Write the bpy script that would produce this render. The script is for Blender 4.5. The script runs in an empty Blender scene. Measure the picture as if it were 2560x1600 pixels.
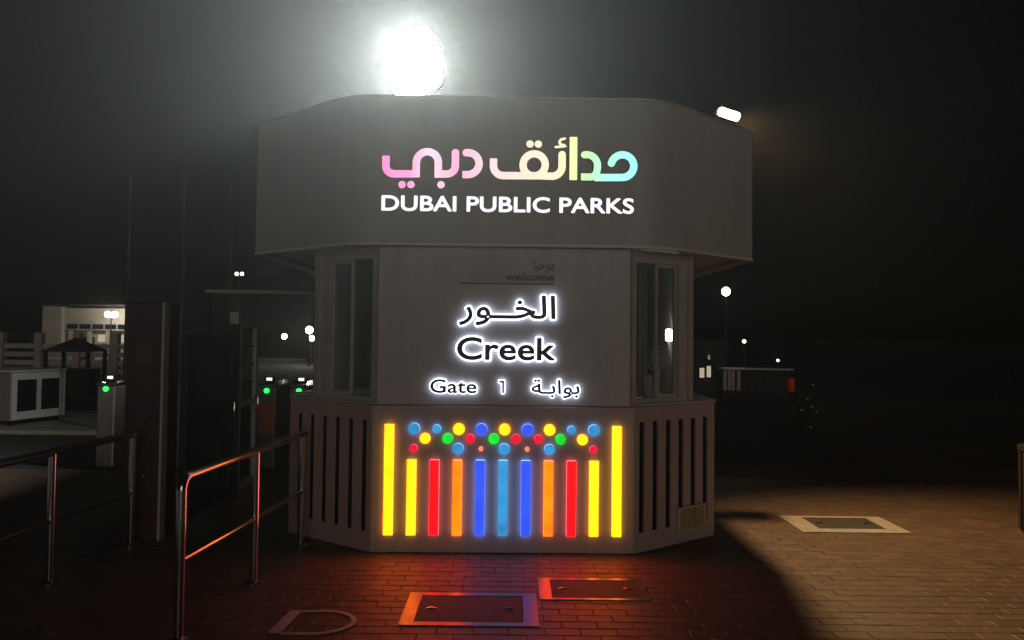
import bpy, bmesh, math, random
import numpy as np
from mathutils import Vector, Matrix
random.seed(7)
R = math.radians
sc = bpy.context.scene
col = sc.collection

# ------------------------------------------------------------------ camera
EYE = 1.63
cam = bpy.data.cameras.new('camera'); cam_o = bpy.data.objects.new('camera', cam); col.objects.link(cam_o)
cam.sensor_width = 36; cam.lens = 36 * 1900 / 2560
cam.clip_start = .05; cam.clip_end = 4000
PITCH = 1.8
cam_o.matrix_world = (Matrix.Translation((0, 0, EYE)) @ Matrix.Rotation(R(90 + PITCH), 4, 'X') @ Matrix.Rotation(R(.62), 4, 'Z'))
cam.shift_y = (40 - 1900 * math.tan(R(PITCH))) / 2560
sc.camera = cam_o

# ------------------------------------------------------------------ night sky, faint moon-like sun, exposure
SUN_EL, SUN_AZ = 6, 12          # low, behind the camera and a little to the right
w = bpy.data.worlds.new('World'); sc.world = w; w.use_nodes = True
nt = w.node_tree; bg = nt.nodes['Background']
sky = nt.nodes.new('ShaderNodeTexSky'); sky.sky_type = 'NISHITA'; sky.sun_disc = False
sky.sun_elevation = R(SUN_EL); sky.sun_rotation = R(180 - SUN_AZ)
nt.links.new(sky.outputs[0], bg.inputs[0]); bg.inputs[1].default_value = .0003
sun = bpy.data.lights.new('sun', 'SUN'); sun.energy = .27; sun.angle = R(30); sun.color = (1, .86, .76)
sun_o = bpy.data.objects.new('sun', sun); col.objects.link(sun_o)
sdir = Vector((math.sin(R(SUN_AZ)) * math.cos(R(SUN_EL)), -math.cos(R(SUN_AZ)) * math.cos(R(SUN_EL)), math.sin(R(SUN_EL))))
sun_o.rotation_euler = sdir.to_track_quat('Z', 'Y').to_euler()
vs = sc.view_settings; vs.view_transform = 'Standard'; vs.look = 'None'; vs.exposure = 0; vs.gamma = 1; vs.use_curve_mapping = False
cy = sc.cycles
cy.use_denoising = True; cy.max_bounces = 6; cy.diffuse_bounces = 3; cy.glossy_bounces = 3; cy.volume_bounces = 0
cy.transparent_max_bounces = 12; cy.sample_clamp_indirect = 3

# ------------------------------------------------------------------ materials
MATS = {}
def principled(name, colr, rough=.6, metal=0, var=.0, vscale=8, bump=0, bscale=60, spec=.5, rnd=False, attr=None, col2=None, streak=None):
    m = bpy.data.materials.new(name); m.use_nodes = True; t = m.node_tree; p = t.nodes['Principled BSDF']
    p.inputs['Roughness'].default_value = rough; p.inputs['Metallic'].default_value = metal
    p.inputs['Specular IOR Level'].default_value = spec
    p.inputs['Base Color'].default_value = (*colr, 1)
    tc = t.nodes.new('ShaderNodeTexCoord')
    src = None
    if var:
        mp = t.nodes.new('ShaderNodeMapping'); t.links.new(tc.outputs['Object'], mp.inputs[0])
        if streak: mp.inputs['Scale'].default_value = streak
        n = t.nodes.new('ShaderNodeTexNoise'); n.inputs['Scale'].default_value = vscale; n.inputs['Detail'].default_value = 6; n.inputs['Roughness'].default_value = .62
        t.links.new(mp.outputs[0], n.inputs['Vector'])
        r = t.nodes.new('ShaderNodeValToRGB'); r.color_ramp.elements[0].position = .3; r.color_ramp.elements[1].position = .72
        c2 = col2 or tuple(c * (1 - var) for c in colr)
        r.color_ramp.elements[0].color = (*c2, 1); r.color_ramp.elements[1].color = (*colr, 1)
        t.links.new(n.outputs[0], r.inputs[0]); src = r.outputs[0]
        rr = t.nodes.new('ShaderNodeMapRange'); rr.inputs[3].default_value = min(1, rough + .12); rr.inputs[4].default_value = max(.05, rough - .08)
        t.links.new(n.outputs[0], rr.inputs[0]); t.links.new(rr.outputs[0], p.inputs['Roughness'])
    if rnd or attr:
        if rnd:
            oi = t.nodes.new('ShaderNodeObjectInfo'); f = oi.outputs['Random']
        else:
            a = t.nodes.new('ShaderNodeAttribute'); a.attribute_name = attr; f = a.outputs['Fac']
        mr = t.nodes.new('ShaderNodeMapRange'); mr.inputs[3].default_value = .8; mr.inputs[4].default_value = 1.12; t.links.new(f, mr.inputs[0])
        mx = t.nodes.new('ShaderNodeVectorMath'); mx.operation = 'SCALE'
        if src: t.links.new(src, mx.inputs[0])
        else: mx.inputs[0].default_value = colr
        t.links.new(mr.outputs[0], mx.inputs['Scale']); src = mx.outputs[0]
    if src: t.links.new(src, p.inputs['Base Color'])
    if bump:
        n2 = t.nodes.new('ShaderNodeTexNoise'); n2.inputs['Scale'].default_value = bscale; n2.inputs['Detail'].default_value = 4
        t.links.new(tc.outputs['Object'], n2.inputs['Vector'])
        b = t.nodes.new('ShaderNodeBump'); b.inputs['Strength'].default_value = bump; b.inputs['Distance'].default_value = .01
        t.links.new(n2.outputs[0], b.inputs['Height']); t.links.new(b.outputs[0], p.inputs['Normal'])
    MATS[name] = m; return m
def emit(name, colr, strength=1.0):
    m = bpy.data.materials.new(name); m.use_nodes = True; t = m.node_tree
    p = t.nodes['Principled BSDF']; p.inputs['Base Color'].default_value = (.02, .02, .02, 1); p.inputs['Roughness'].default_value = .35
    p.inputs['Emission Color'].default_value = (*colr, 1); p.inputs['Emission Strength'].default_value = strength
    if name.endswith('_light') and not name.startswith(('crimson', 'salmon')):
        tc = t.nodes.new('ShaderNodeTexCoord'); n = t.nodes.new('ShaderNodeTexNoise'); n.inputs['Scale'].default_value = 7; n.inputs['Detail'].default_value = 2
        t.links.new(tc.outputs['Object'], n.inputs['Vector']); mr = t.nodes.new('ShaderNodeMapRange'); mr.inputs[1].default_value = .3; mr.inputs[2].default_value = .7
        mr.inputs[3].default_value = strength * .82; mr.inputs[4].default_value = strength * 1.3; t.links.new(n.outputs[0], mr.inputs[0]); t.links.new(mr.outputs[0], p.inputs['Emission Strength'])
    MATS[name] = m; return m

principled('cladding', (.52, .50, .47), .42, var=.2, vscale=1.8, bump=.03, bscale=90, streak=(3, 3, .7))
principled('canopy_cladding', (.50, .49, .46), .45, var=.18, vscale=1.4, bump=.03, bscale=70, streak=(3, 3, .6))
principled('base_cladding', (.47, .36, .31), .42, var=.14, vscale=2.2, bump=.03, bscale=90, streak=(3, 3, .7))  # warmer than the upper cladding: red spill of the light bars tinted in
principled('joint', (.06, .055, .05), .8, var=.3)
principled('slot_dark', (.014, .009, .009), .9, var=.4, spec=.02)
principled('frame_cream', (.50, .46, .40), .4, var=.2, vscale=6)
principled('frame_white', (.72, .71, .68), .4, var=.15, vscale=6)
principled('soffit', (.55, .53, .49), .5, var=.2)
principled('steel', (.62, .6, .57), .16, metal=1, var=.25, vscale=20)
principled('dark_metal', (.035, .028, .028), .45, metal=.4, var=.4, vscale=5, bump=.05)
principled('gate_maroon', (.06, .016, .016), .5, var=.4, vscale=4, bump=.04)
principled('grey_metal', (.3, .3, .29), .4, metal=.5, var=.3)
principled('pale_metal', (.55, .53, .5), .45, metal=.2, var=.3)
principled('black_plastic', (.02, .02, .022), .4, var=.3)
principled('letter_dark', (.012, .016, .024), .35, var=.2)
principled('letter_grey', (.17, .16, .155), .5, var=.2)
principled('paver', (.155, .098, .066), .52, var=.38, vscale=9, bump=.25, bscale=130, rnd=True)
principled('paver_field', (.155, .098, .066), .52, var=.38, vscale=9, bump=.25, bscale=130, attr='tint')
principled('sand_joint', (.10, .066, .046), .95, var=.4, vscale=30)
principled('asphalt', (.05, .048, .046), .9, var=.35, vscale=3, bump=.4, bscale=90)
principled('soil', (.12, .09, .055), .95, var=.55, vscale=5, bump=.7, bscale=25)
principled('concrete', (.42, .38, .33), .75, var=.35, vscale=12, bump=.3, bscale=80)
principled('cover_iron', (.06, .052, .048), .7, metal=.0, var=.5, vscale=25, bump=.4, bscale=90)
principled('frame_steel', (.22, .2, .185), .3, metal=.6, var=.3, vscale=14)
principled('road_paint', (.72, .68, .62), .5, var=.5, vscale=25, bump=.2, col2=(.4, .34, .28))
principled('vent_cream', (.62, .48, .25), .55, var=.3, vscale=20)
principled('curtain', (.55, .55, .56), .9, var=.3, vscale=10)
principled('paper', (.7, .68, .64), .8, var=.15)
principled('wall_beige', (.5, .45, .37), .8, var=.3, vscale=1.2, bump=.15, bscale=20)
principled('roof_dark', (.04, .035, .035), .8, var=.4)
principled('cabinet_grey', (.30, .27, .25), .6, var=.25)
principled('dark_glass', (.012, .014, .016), .08)
principled('orange_plastic', (.75, .20, .05), .45, var=.2)
principled('red_paint', (.5, .03, .03), .4, var=.3)
principled('bin_brown', (.035, .022, .016), .6, var=.4, vscale=6)
principled('leaf', (.055, .075, .03), .6, var=.4)
principled('bark', (.07, .05, .035), .9, var=.4, bump=.4)
principled('fence_board', (.5, .49, .47), .7, var=.3)
principled('plaque_brown', (.10, .055, .025), .5, var=.3)
principled('turnstile_steel', (.35, .3, .29), .35, metal=.6, var=.3)

emit('yellow_light', (1, .12, .001), 8.8); emit('yellow_side', (1, .5, .05), 1.9)
emit('red_light', (1, .0006, .0015), 7); emit('red_side', (1, .2, .25), 1.6)
emit('orange_light', (1, .04, .0005), 7.4); emit('orange_side', (1, .3, .15), 2)
emit('blue_light', (.03, .085, .95), 1.1); emit('blue_side', (.16, .3, 1), 3)
emit('lightblue_light', (.035, .30, .66), 1.0); emit('lightblue_side', (.2, .45, 1), 2.2)
emit('green_light', (.004, .72, .03), 1.0); emit('green_side', (.1, .9, .2), 1.1)
emit('crimson_light', (.85, .004, .035), 1.1); emit('crimson_side', (1, .12, .2), 1.2)
emit('salmon_light', (1, .22, .1), 1.3); emit('salmon_side', (1, .3, .15), 1.2)
emit('halo_white', (.70, .76, 1), 3.6)
emit('name_white', (.95, .95, 1), 1.15)
emit('flood_lens', (.92, 1, .95), 2000)
emit('led_lens', (1, .90, .66), 40)
emit('lamp_white', (1, .95, .85), 45)
emit('lamp_warm', (1, .88, .68), 26)
emit('lamp_dim', (1, .92, .8), 3)
emit('lit_window', (1, .86, .62), .45)
emit('screen_white', (.95, .92, .85), 1.3); emit('shade_lit', (1, .94, .84), 40)
emit('green_arrow', (.02, 1, .1), 3.0)
emit('red_lamp', (1, .02, .01), .07)

def logo_mat():
    m = bpy.data.materials.new('logo_gradient'); m.use_nodes = True; t = m.node_tree; p = t.nodes['Principled BSDF']
    tc = t.nodes.new('ShaderNodeTexCoord'); sx = t.nodes.new('ShaderNodeSeparateXYZ'); mr = t.nodes.new('ShaderNodeMapRange')
    mr.inputs[1].default_value = -.96; mr.inputs[2].default_value = .96
    r = t.nodes.new('ShaderNodeValToRGB'); e = r.color_ramp.elements
    stops = [(0, (1, .24, .55)), (.12, (1, .34, .62)), (.20, (1, .66, .76)), (.30, (1, .40, .60)), (.45, (1, .66, .68)), (.57, (1, .74, .58)),
             (.70, (1, .82, .56)), (.745, (.95, .96, .42)), (.81, (.55, .92, .38)), (.87, (.45, .95, .72)), (1, (.36, .88, .88))]
    e[0].position, e[0].color = stops[0][0], (*stops[0][1], 1); e[1].position, e[1].color = 1, (*stops[-1][1], 1)
    for s, c in stops[1:-1]:
        k = e.new(s); k.color = (*c, 1)
    t.links.new(tc.outputs['Object'], sx.inputs[0]); t.links.new(sx.outputs[0], mr.inputs[0]); t.links.new(mr.outputs[0], r.inputs[0])
    t.links.new(r.outputs[0], p.inputs['Emission Color']); p.inputs['Emission Strength'].default_value = 1.15
    p.inputs['Base Color'].default_value = (.02, .02, .02, 1); MATS['logo_gradient'] = m
logo_mat()
def glass_mat():
    m = bpy.data.materials.new('window_glass'); m.use_nodes = True; t = m.node_tree; t.nodes.remove(t.nodes['Principled BSDF'])
    out = t.nodes['Material Output']; tr = t.nodes.new('ShaderNodeBsdfTransparent'); tr.inputs[0].default_value = (.75, .77, .78, 1)
    gl = t.nodes.new('ShaderNodeBsdfGlossy'); gl.inputs['Roughness'].default_value = .02
    lw = t.nodes.new('ShaderNodeLayerWeight'); lw.inputs[0].default_value = .5; pw_ = t.nodes.new('ShaderNodeMath'); pw_.operation = 'POWER'; pw_.inputs[1].default_value = 5; t.links.new(lw.outputs['Facing'], pw_.inputs[0]); fr = t.nodes.new('ShaderNodeMath'); fr.operation = 'MULTIPLY_ADD'; fr.inputs[1].default_value = .9; fr.inputs[2].default_value = .05; t.links.new(pw_.outputs[0], fr.inputs[0]); mx = t.nodes.new('ShaderNodeMixShader')
    t.links.new(fr.outputs[0], mx.inputs[0]); t.links.new(tr.outputs[0], mx.inputs[1]); t.links.new(gl.outputs[0], mx.inputs[2]); t.links.new(mx.outputs[0], out.inputs[0])
    MATS['window_glass'] = m
glass_mat()

# ------------------------------------------------------------------ mesh helpers
class MB:
    def __init__(s): s.v = []; s.f = []; s.m = []
    def add(s, vs, fs, mi=0):
        b = len(s.v); s.v += [tuple(x) for x in vs]
        for f in fs: s.f.append([b + i for i in f]); s.m.append(mi)
        return s
    def box(s, x0, x1, y0, y1, z0, z1, mi=0):
        return s.add([(x0, y0, z0), (x1, y0, z0), (x1, y1, z0), (x0, y1, z0), (x0, y0, z1), (x1, y0, z1), (x1, y1, z1), (x0, y1, z1)],
                     [(0, 3, 2, 1), (4, 5, 6, 7), (0, 1, 5, 4), (1, 2, 6, 5), (2, 3, 7, 6), (3, 0, 4, 7)], mi)
    def slab(s, a, b, t, z0, z1, mi=0, y_off=0):
        """upright slab whose outer face runs from a to b in plan, t thick to the inside"""
        a = Vector(a); b = Vector(b); d = (b - a).normalized(); n = Vector((-d.y, d.x))
        if n.y < 0: n = -n
        a = a + n * y_off; b = b + n * y_off
        p = [a, b, b + n * t, a + n * t]
        return s.prism([(q.x, q.y) for q in p], z0, z1, mi)
    def prism(s, poly, z0, z1, mi=0):
        n = len(poly); vs = [(x, y, z0) for x, y in poly] + [(x, y, z1) for x, y in poly]
        fs = [tuple(range(n - 1, -1, -1)), tuple(range(n, 2 * n))] + [(i, (i + 1) % n, n + (i + 1) % n, n + i) for i in range(n)]
        return s.add(vs, fs, mi)
    def tube(s, pts, r, n=12, mi=0, caps=True):
        pts = [Vector(p) for p in pts]; rs = r if isinstance(r, (list, tuple)) else [r] * len(pts)
        rings = []; up = None
        for i, p in enumerate(pts):
            d = (pts[min(i + 1, len(pts) - 1)] - pts[max(i - 1, 0)]).normalized()
            if up is None: up = Vector((0, 0, 1)) if abs(d.z) < .9 else Vector((1, 0, 0))
            x = d.cross(up).normalized(); yv = x.cross(d).normalized(); up = yv
            rings.append([p + (x * math.cos(2 * math.pi * k / n) + yv * math.sin(2 * math.pi * k / n)) * rs[i] for k in range(n)])
        vs = [q for rg in rings for q in rg]; fs = []
        for i in range(len(pts) - 1):
            for k in range(n):
                fs.append((i * n + k, i * n + (k + 1) % n, (i + 1) * n + (k + 1) % n, (i + 1) * n + k))
        if caps: fs += [tuple(range(n - 1, -1, -1)), tuple(range((len(pts) - 1) * n, len(pts) * n))]
        return s.add(vs, fs, mi)
    def lathe(s, prof, c=(0, 0, 0), n=24, mi=0):
        vs = []; fs = []
        for r, z in prof:
            for k in range(n): vs.append((c[0] + r * math.cos(2 * math.pi * k / n), c[1] + r * math.sin(2 * math.pi * k / n), c[2] + z))
        for i in range(len(prof) - 1):
            for k in range(n): fs.append((i * n + k, i * n + (k + 1) % n, (i + 1) * n + (k + 1) % n, (i + 1) * n + k))
        fs += [tuple(range(n - 1, -1, -1)), tuple(range((len(prof) - 1) * n, len(prof) * n))]
        return s.add(vs, fs, mi)
    def mesh(s, name, mats, smooth=False):
        me = bpy.data.meshes.new(name); me.from_pydata(s.v, [], s.f)
        for m in ([mats] if isinstance(mats, str) else mats): me.materials.append(MATS[m])
        for p, i in zip(me.polygons, s.m): p.material_index = i; p.use_smooth = smooth
        if smooth: me.set_sharp_from_angle(angle=R(40))
        me.update(); return me
    def build(s, name, mats, parent=None, smooth=False, bevel=0, loc=(0, 0, 0), rz=0):
        return link(name, s.mesh(name, mats, smooth), parent, bevel, loc, rz)
def link(name, me, parent=None, bevel=0, loc=(0, 0, 0), rz=0):
    o = bpy.data.objects.new(name, me); col.objects.link(o); o.location = loc; o.rotation_euler = (0, 0, rz)
    if parent: o.parent = parent
    if bevel:
        b = o.modifiers.new('bevel', 'BEVEL'); b.width = bevel; b.segments = 2; b.limit_method = 'ANGLE'; b.angle_limit = R(35)
    return o
def thing(name, label, cat, loc=(0, 0, 0), rz=0, group=None):
    o = bpy.data.objects.new(name, None); col.objects.link(o); o.location = loc; o.rotation_euler = (0, 0, rz); o.empty_display_size = .1
    return tag(o, label, cat, group)
def tag(o, label=None, cat=None, group=None, kind=None):
    if label: o['label'] = label
    if cat: o['category'] = cat
    if group: o['group'] = group
    if kind: o['kind'] = kind
    return o
def arc(cx, cz, r, a0, a1, n=20): return [(cx + r * math.cos(R(a0 + (a1 - a0) * i / n)), cz + r * math.sin(R(a0 + (a1 - a0) * i / n))) for i in range(n + 1)]

# ---- lettering: outlines or strokes -> signed distance -> marching squares -> raised plate
def glyph_edges(ch):
    c = bpy.data.curves.new('glyph', 'FONT'); c.body = ch; c.size = 1; c.resolution_u = 6; c.fill_mode = 'NONE' if hasattr(c, 'fill_mode') else c.fill_mode
    o = bpy.data.objects.new('glyph', c); col.objects.link(o)
    dg = bpy.context.evaluated_depsgraph_get(); me = o.evaluated_get(dg).to_mesh()
    e = np.array([[me.vertices[a].co[:2] for a in ed.vertices] for ed in me.edges], float) if len(me.edges) else np.zeros((0, 2, 2))
    bb = max((v.co.x for v in me.vertices), default=0)
    bpy.data.objects.remove(o); bpy.data.curves.remove(c)
    return e, bb
BAR = glyph_edges('H')[1]
def layout(s):
    """[(char, edges shifted to its place)] for a string"""
    out = []
    for i, ch in enumerate(s):
        if ch == ' ': continue
        x = glyph_edges(s[:i] + 'H')[1] - BAR
        e, _ = glyph_edges(ch); e = e.copy(); e[:, :, 0] += x; out.append((ch, e))
    return out
def sd_edges(e, X, Y):
    P = np.stack([X, Y], -1).reshape(-1, 2); d = np.full(len(P), 1e9); ins = np.zeros(len(P), bool)
    for a, b in e:
        ab = b - a; L = (ab ** 2).sum()
        t = np.clip(((P - a) @ ab) / max(L, 1e-12), 0, 1)
        d = np.minimum(d, ((P - a - t[:, None] * ab) ** 2).sum(1))
        if a[1] != b[1]:
            k = ((P[:, 1] >= min(a[1], b[1])) & (P[:, 1] < max(a[1], b[1])))
            xi = a[0] + (P[:, 1] - a[1]) * ab[0] / ab[1]; ins ^= k & (P[:, 0] < xi)
    d = np.sqrt(d); return np.where(ins, -d, d).reshape(X.shape)
def sd_stroke(pts, w, X, Y, flat0=False, flat1=False):
    P = np.stack([X, Y], -1).reshape(-1, 2); d = np.full(len(P), 1e9); pts = np.array(pts, float)
    for i in range(len(pts) - 1):
        a, b = pts[i], pts[i + 1]; ab = b - a; L2 = (ab ** 2).sum(); t = ((P - a) @ ab) / max(L2, 1e-12); tc = np.clip(t, 0, 1)
        dd = np.sqrt(((P - a - tc[:, None] * ab) ** 2).sum(1)) - w / 2
        if flat0 and i == 0: dd = np.maximum(dd, -t * math.sqrt(L2))
        if flat1 and i == len(pts) - 2: dd = np.maximum(dd, (t - 1) * math.sqrt(L2))
        d = np.minimum(d, dd)
    return d.reshape(X.shape)
def plate(V, xs, zs, y0, y1, mats=('x', 'x'), mb=None, sides=1):
    """raised plate of the region V<0: front at y0, sides back to y1"""
    mb = mb or MB(); ny, nx = V.shape; V = np.where(np.abs(V) < 1e-7, 1e-7, V); I = V < 0
    full = I[:-1, :-1] & I[1:, :-1] & I[:-1, 1:] & I[1:, 1:]; some = (I[:-1, :-1] | I[1:, :-1] | I[:-1, 1:] | I[1:, 1:]) & ~full
    for j in range(ny - 1):
        i = 0
        while i < nx - 1:
            if full[j, i]:
                k = i
                while k < nx - 1 and full[j, k]: k += 1
                mb.add([(xs[i], y0, zs[j]), (xs[k], y0, zs[j]), (xs[k], y0, zs[j + 1]), (xs[i], y0, zs[j + 1])], [(0, 1, 2, 3)]); i = k
            else: i += 1
    for j, i in zip(*np.nonzero(some)):
        C = [(i, j), (i + 1, j), (i + 1, j + 1), (i, j + 1)]; poly = []; cross = []
        for k in range(4):
            (ia, ja), (ib, jb) = C[k], C[(k + 1) % 4]; va, vb = V[ja, ia], V[jb, ib]
            if va < 0: poly.append((xs[ia], zs[ja]))
            if (va < 0) != (vb < 0):
                t = va / (va - vb); q = (xs[ia] + t * (xs[ib] - xs[ia]), zs[ja] + t * (zs[jb] - zs[ja])); poly.append(q); cross.append(q)
        if len(poly) >= 3: mb.add([(x, y0, z) for x, z in poly], [tuple(range(len(poly)))])
        for q in range(0, len(cross) - 1, 2):
            a, b = cross[q], cross[q + 1]
            mb.add([(a[0], y0, a[1]), (b[0], y0, b[1]), (b[0], y1, b[1]), (a[0], y1, a[1])], [(0, 1, 2, 3)], sides)
    return mb
def grid(x0, x1, z0, z1, h):
    xs = np.arange(x0, x1 + h, h); zs = np.arange(z0, z1 + h, h); X, Y = np.meshgrid(xs, zs); return xs, zs, X, Y
def fit(lay, x0, x1, z0, cap, capchar_h):
    """scale edges of a laid-out string to extents x0..x1 with baseline z0"""
    allx = np.concatenate([e[:, :, 0].ravel() for _, e in lay]); a, b = allx.min(), allx.max(); sx = (x1 - x0) / (b - a); sz = cap / capchar_h
    out = []
    for ch, e in lay:
        e = e.copy(); e[:, :, 0] = x0 + (e[:, :, 0] - a) * sx; e[:, :, 1] = z0 + e[:, :, 1] * sz; out.append((ch, e))
    return out
def raised(name, edgesets, bold, y0, y1, mats, parent, h=.004):
    e = np.concatenate(edgesets); pad = abs(bold) + 2 * h
    xs, zs, X, Y = grid(e[:, :, 0].min() - pad, e[:, :, 0].max() + pad, e[:, :, 1].min() - pad, e[:, :, 1].max() + pad, h)
    V = None
    for q in edgesets:
        s = sd_edges(q, X, Y) - bold; V = s if V is None else np.minimum(V, s)
    return plate(V, xs, zs, y0, y1).build(name, mats, parent)

# ------------------------------------------------------------------ the setting: ground, paving
g = MB().box(-1500, 1500, -300, 3000, -.4, -.05); tag(g.build('ground', 'asphalt'), kind='structure')
PX0, PX1, PY0, PY1 = -7.0, 7.4, 2.6, 9.0
bed = MB().box(PX0, PX1, PY0, PY1, -.05, -.007).build('pavement', 'sand_joint'); tag(bed, kind='structure')
holes = [(-.54, .085, 4.36, 4.80), (.27, .84, 4.78, 5.13), (2.66, 3.24, 6.58, 6.98)]
def in_kiosk(x, y): return abs(x + .07) < 1.62 and y > 6.3 or abs(x + .07) < .9 and y > 5.85
L, Wd = .2, .1; j = .004
def paver_mb():
    m = MB(); a, b, c, d = L / 2 - j / 2, Wd / 2 - j / 2, .004, .0025
    vs = [(-a, -b, -.03), (a, -b, -.03), (a, b, -.03), (-a, b, -.03), (-a, -b, -d), (a, -b, -d), (a, b, -d), (-a, b, -d),
          (-a + c, -b + c, 0), (a - c, -b + c, 0), (a - c, b - c, 0), (-a + c, b - c, 0)]
    fs = [(8, 9, 10, 11)] + [(i, (i + 1) % 4, 4 + (i + 1) % 4, 4 + i) for i in range(4)] + [(4 + i, 4 + (i + 1) % 4, 8 + (i + 1) % 4, 8 + i) for i in range(4)]
    return m.add(vs, fs)
pm = paver_mb(); pmesh = pm.mesh('paver', 'paver')
cells = []
row = 0; y = PY0 + Wd / 2
while y < PY1:
    x = PX0 + L / 2 + (L / 2 if row % 2 else 0)
    while x < PX1 - L / 2:
        if not in_kiosk(x, y) and not any(h[0] < x < h[1] and h[2] < y < h[3] for h in holes): cells.append((x, y))
        x += L
    y += Wd; row += 1
def seen(x, y):
    px = x / y * 1900 + 1280; py = 840 + EYE / y * 1900
    return -20 < px < 2580 and py < 1615
near = sorted([c for c in cells if seen(*c)], key=lambda c: c[1])[:300]; near_set = set(near)
for x, y in near:
    o = bpy.data.objects.new('paver', pmesh); col.objects.link(o); o.parent = bed
    o.location = (x, y, random.uniform(-.0012, .0012)); o.rotation_euler = (random.gauss(0, .004), random.gauss(0, .003), random.gauss(0, .003))
V = np.array(pm.v); allv = []; allf = []; tint = []
for x, y in cells:
    if (x, y) in near_set: continue
    b = len(allv); dz = random.uniform(-.0012, .0012); tx, ty = random.gauss(0, .004), random.gauss(0, .003)
    for q in V: allv.append((q[0] + x, q[1] + y, q[2] + dz + q[1] * tx - q[0] * ty))
    allf += [[b + i for i in f] for f in pm.f]; tint += [random.random()] * len(V)
me = bpy.data.meshes.new('paving_field'); me.from_pydata(allv, [], allf); me.materials.append(MATS['paver_field'])
at_ = me.attributes.new('tint', 'FLOAT', 'POINT'); at_.data.foreach_set('value', tint)
tag(link('paving_field', me, bed), kind='stuff')

# soil beyond the paving, right of the kiosk, uneven
m = MB(); nx_, ny_ = 60, 40; x0, x1, y0, y1 = 2.2, 26, 9.02, 20
for jj in range(ny_ + 1):
    for ii in range(nx_ + 1): m.v.append((x0 + (x1 - x0) * ii / nx_, y0 + (y1 - y0) * jj / ny_, .02 + .03 * random.random() + .05 * math.sin(ii * .7) * math.cos(jj * .6) if jj else -.02))
for jj in range(ny_):
    for ii in range(nx_): m.f.append([jj * (nx_ + 1) + ii, jj * (nx_ + 1) + ii + 1, (jj + 1) * (nx_ + 1) + ii + 1, (jj + 1) * (nx_ + 1) + ii]); m.m.append(0)
tag(m.build('soil_bed', 'soil', smooth=True), kind='structure')
tag(MB().box(-16, -5.3, 12.3, 15.5, -.05, .025).build('kerb_island', 'concrete', bevel=.02), kind='structure')

# ------------------------------------------------------------------ kiosk
K = thing('ticket_kiosk', 'grey clad ticket kiosk with overhanging canopy, corner windows and coloured light bars', 'kiosk', (-.055, 5.74, 0), R(.8))
LEDGE = 1.10; CB, CT = 2.305, 3.415
def fx(px): return (px - 1257) / 331
def fz(py): return EYE + (840 - py) / 331
# base: front board, two angled slotted sides, straight flanks
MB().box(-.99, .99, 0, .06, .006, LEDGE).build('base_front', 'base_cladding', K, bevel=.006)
MB().prism([(-.97, .03), (.97, .03), (1.70, .60), (1.70, 3.0), (-1.70, 3.0), (-1.70, .60)], -.01, .035).build('plinth', 'joint', K)
SA, SB = (.99, .001), (1.75, .56)
slot_t = [.085 + .158 * k for k in range(6)]; sw = .054; SZ0, SZ1 = .15, .985
for s in (-1, 1):
    def pt(t, s=s): return (s * (SA[0] + (SB[0] - SA[0]) * t), SA[1] + (SB[1] - SA[1]) * t)
    m = MB(); edges_ = [0] + [q for t in slot_t for q in (t - sw / 2 * 1.15, t + sw / 2 * 1.15)] + [1]
    for k in range(0, len(edges_), 2): m.slab(pt(edges_[k]), pt(edges_[k + 1]), .016, SZ0, SZ1)
    m.slab(pt(0), pt(1), .016, SZ1, LEDGE); m.slab(pt(0), pt(1), .016, .006, SZ0)
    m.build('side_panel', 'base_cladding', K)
    for t in slot_t:
        MB().slab(pt(t - sw * .9), pt(t + sw * .9), .02, SZ0 - .01, SZ1 + .01, y_off=.018).build('slot', 'slot_dark', K)
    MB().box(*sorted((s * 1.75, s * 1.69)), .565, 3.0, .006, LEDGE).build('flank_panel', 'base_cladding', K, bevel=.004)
# ledge top
lp = [(-.985, .06), (-.97, .025), (.97, .025), (.985, .06), (1.74, .575), (1.74, 2.99), (-1.74, 2.99), (-1.74, .575)]
MB().prism([(-.94, .07), (.94, .07), (1.0, .03), (1.765, .56), (1.765, 2.99), (-1.765, 2.99), (-1.765, .56), (-1.0, .03)], LEDGE + .002, LEDGE + .022).build('ledge', 'frame_cream', K, bevel=.004)
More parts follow.
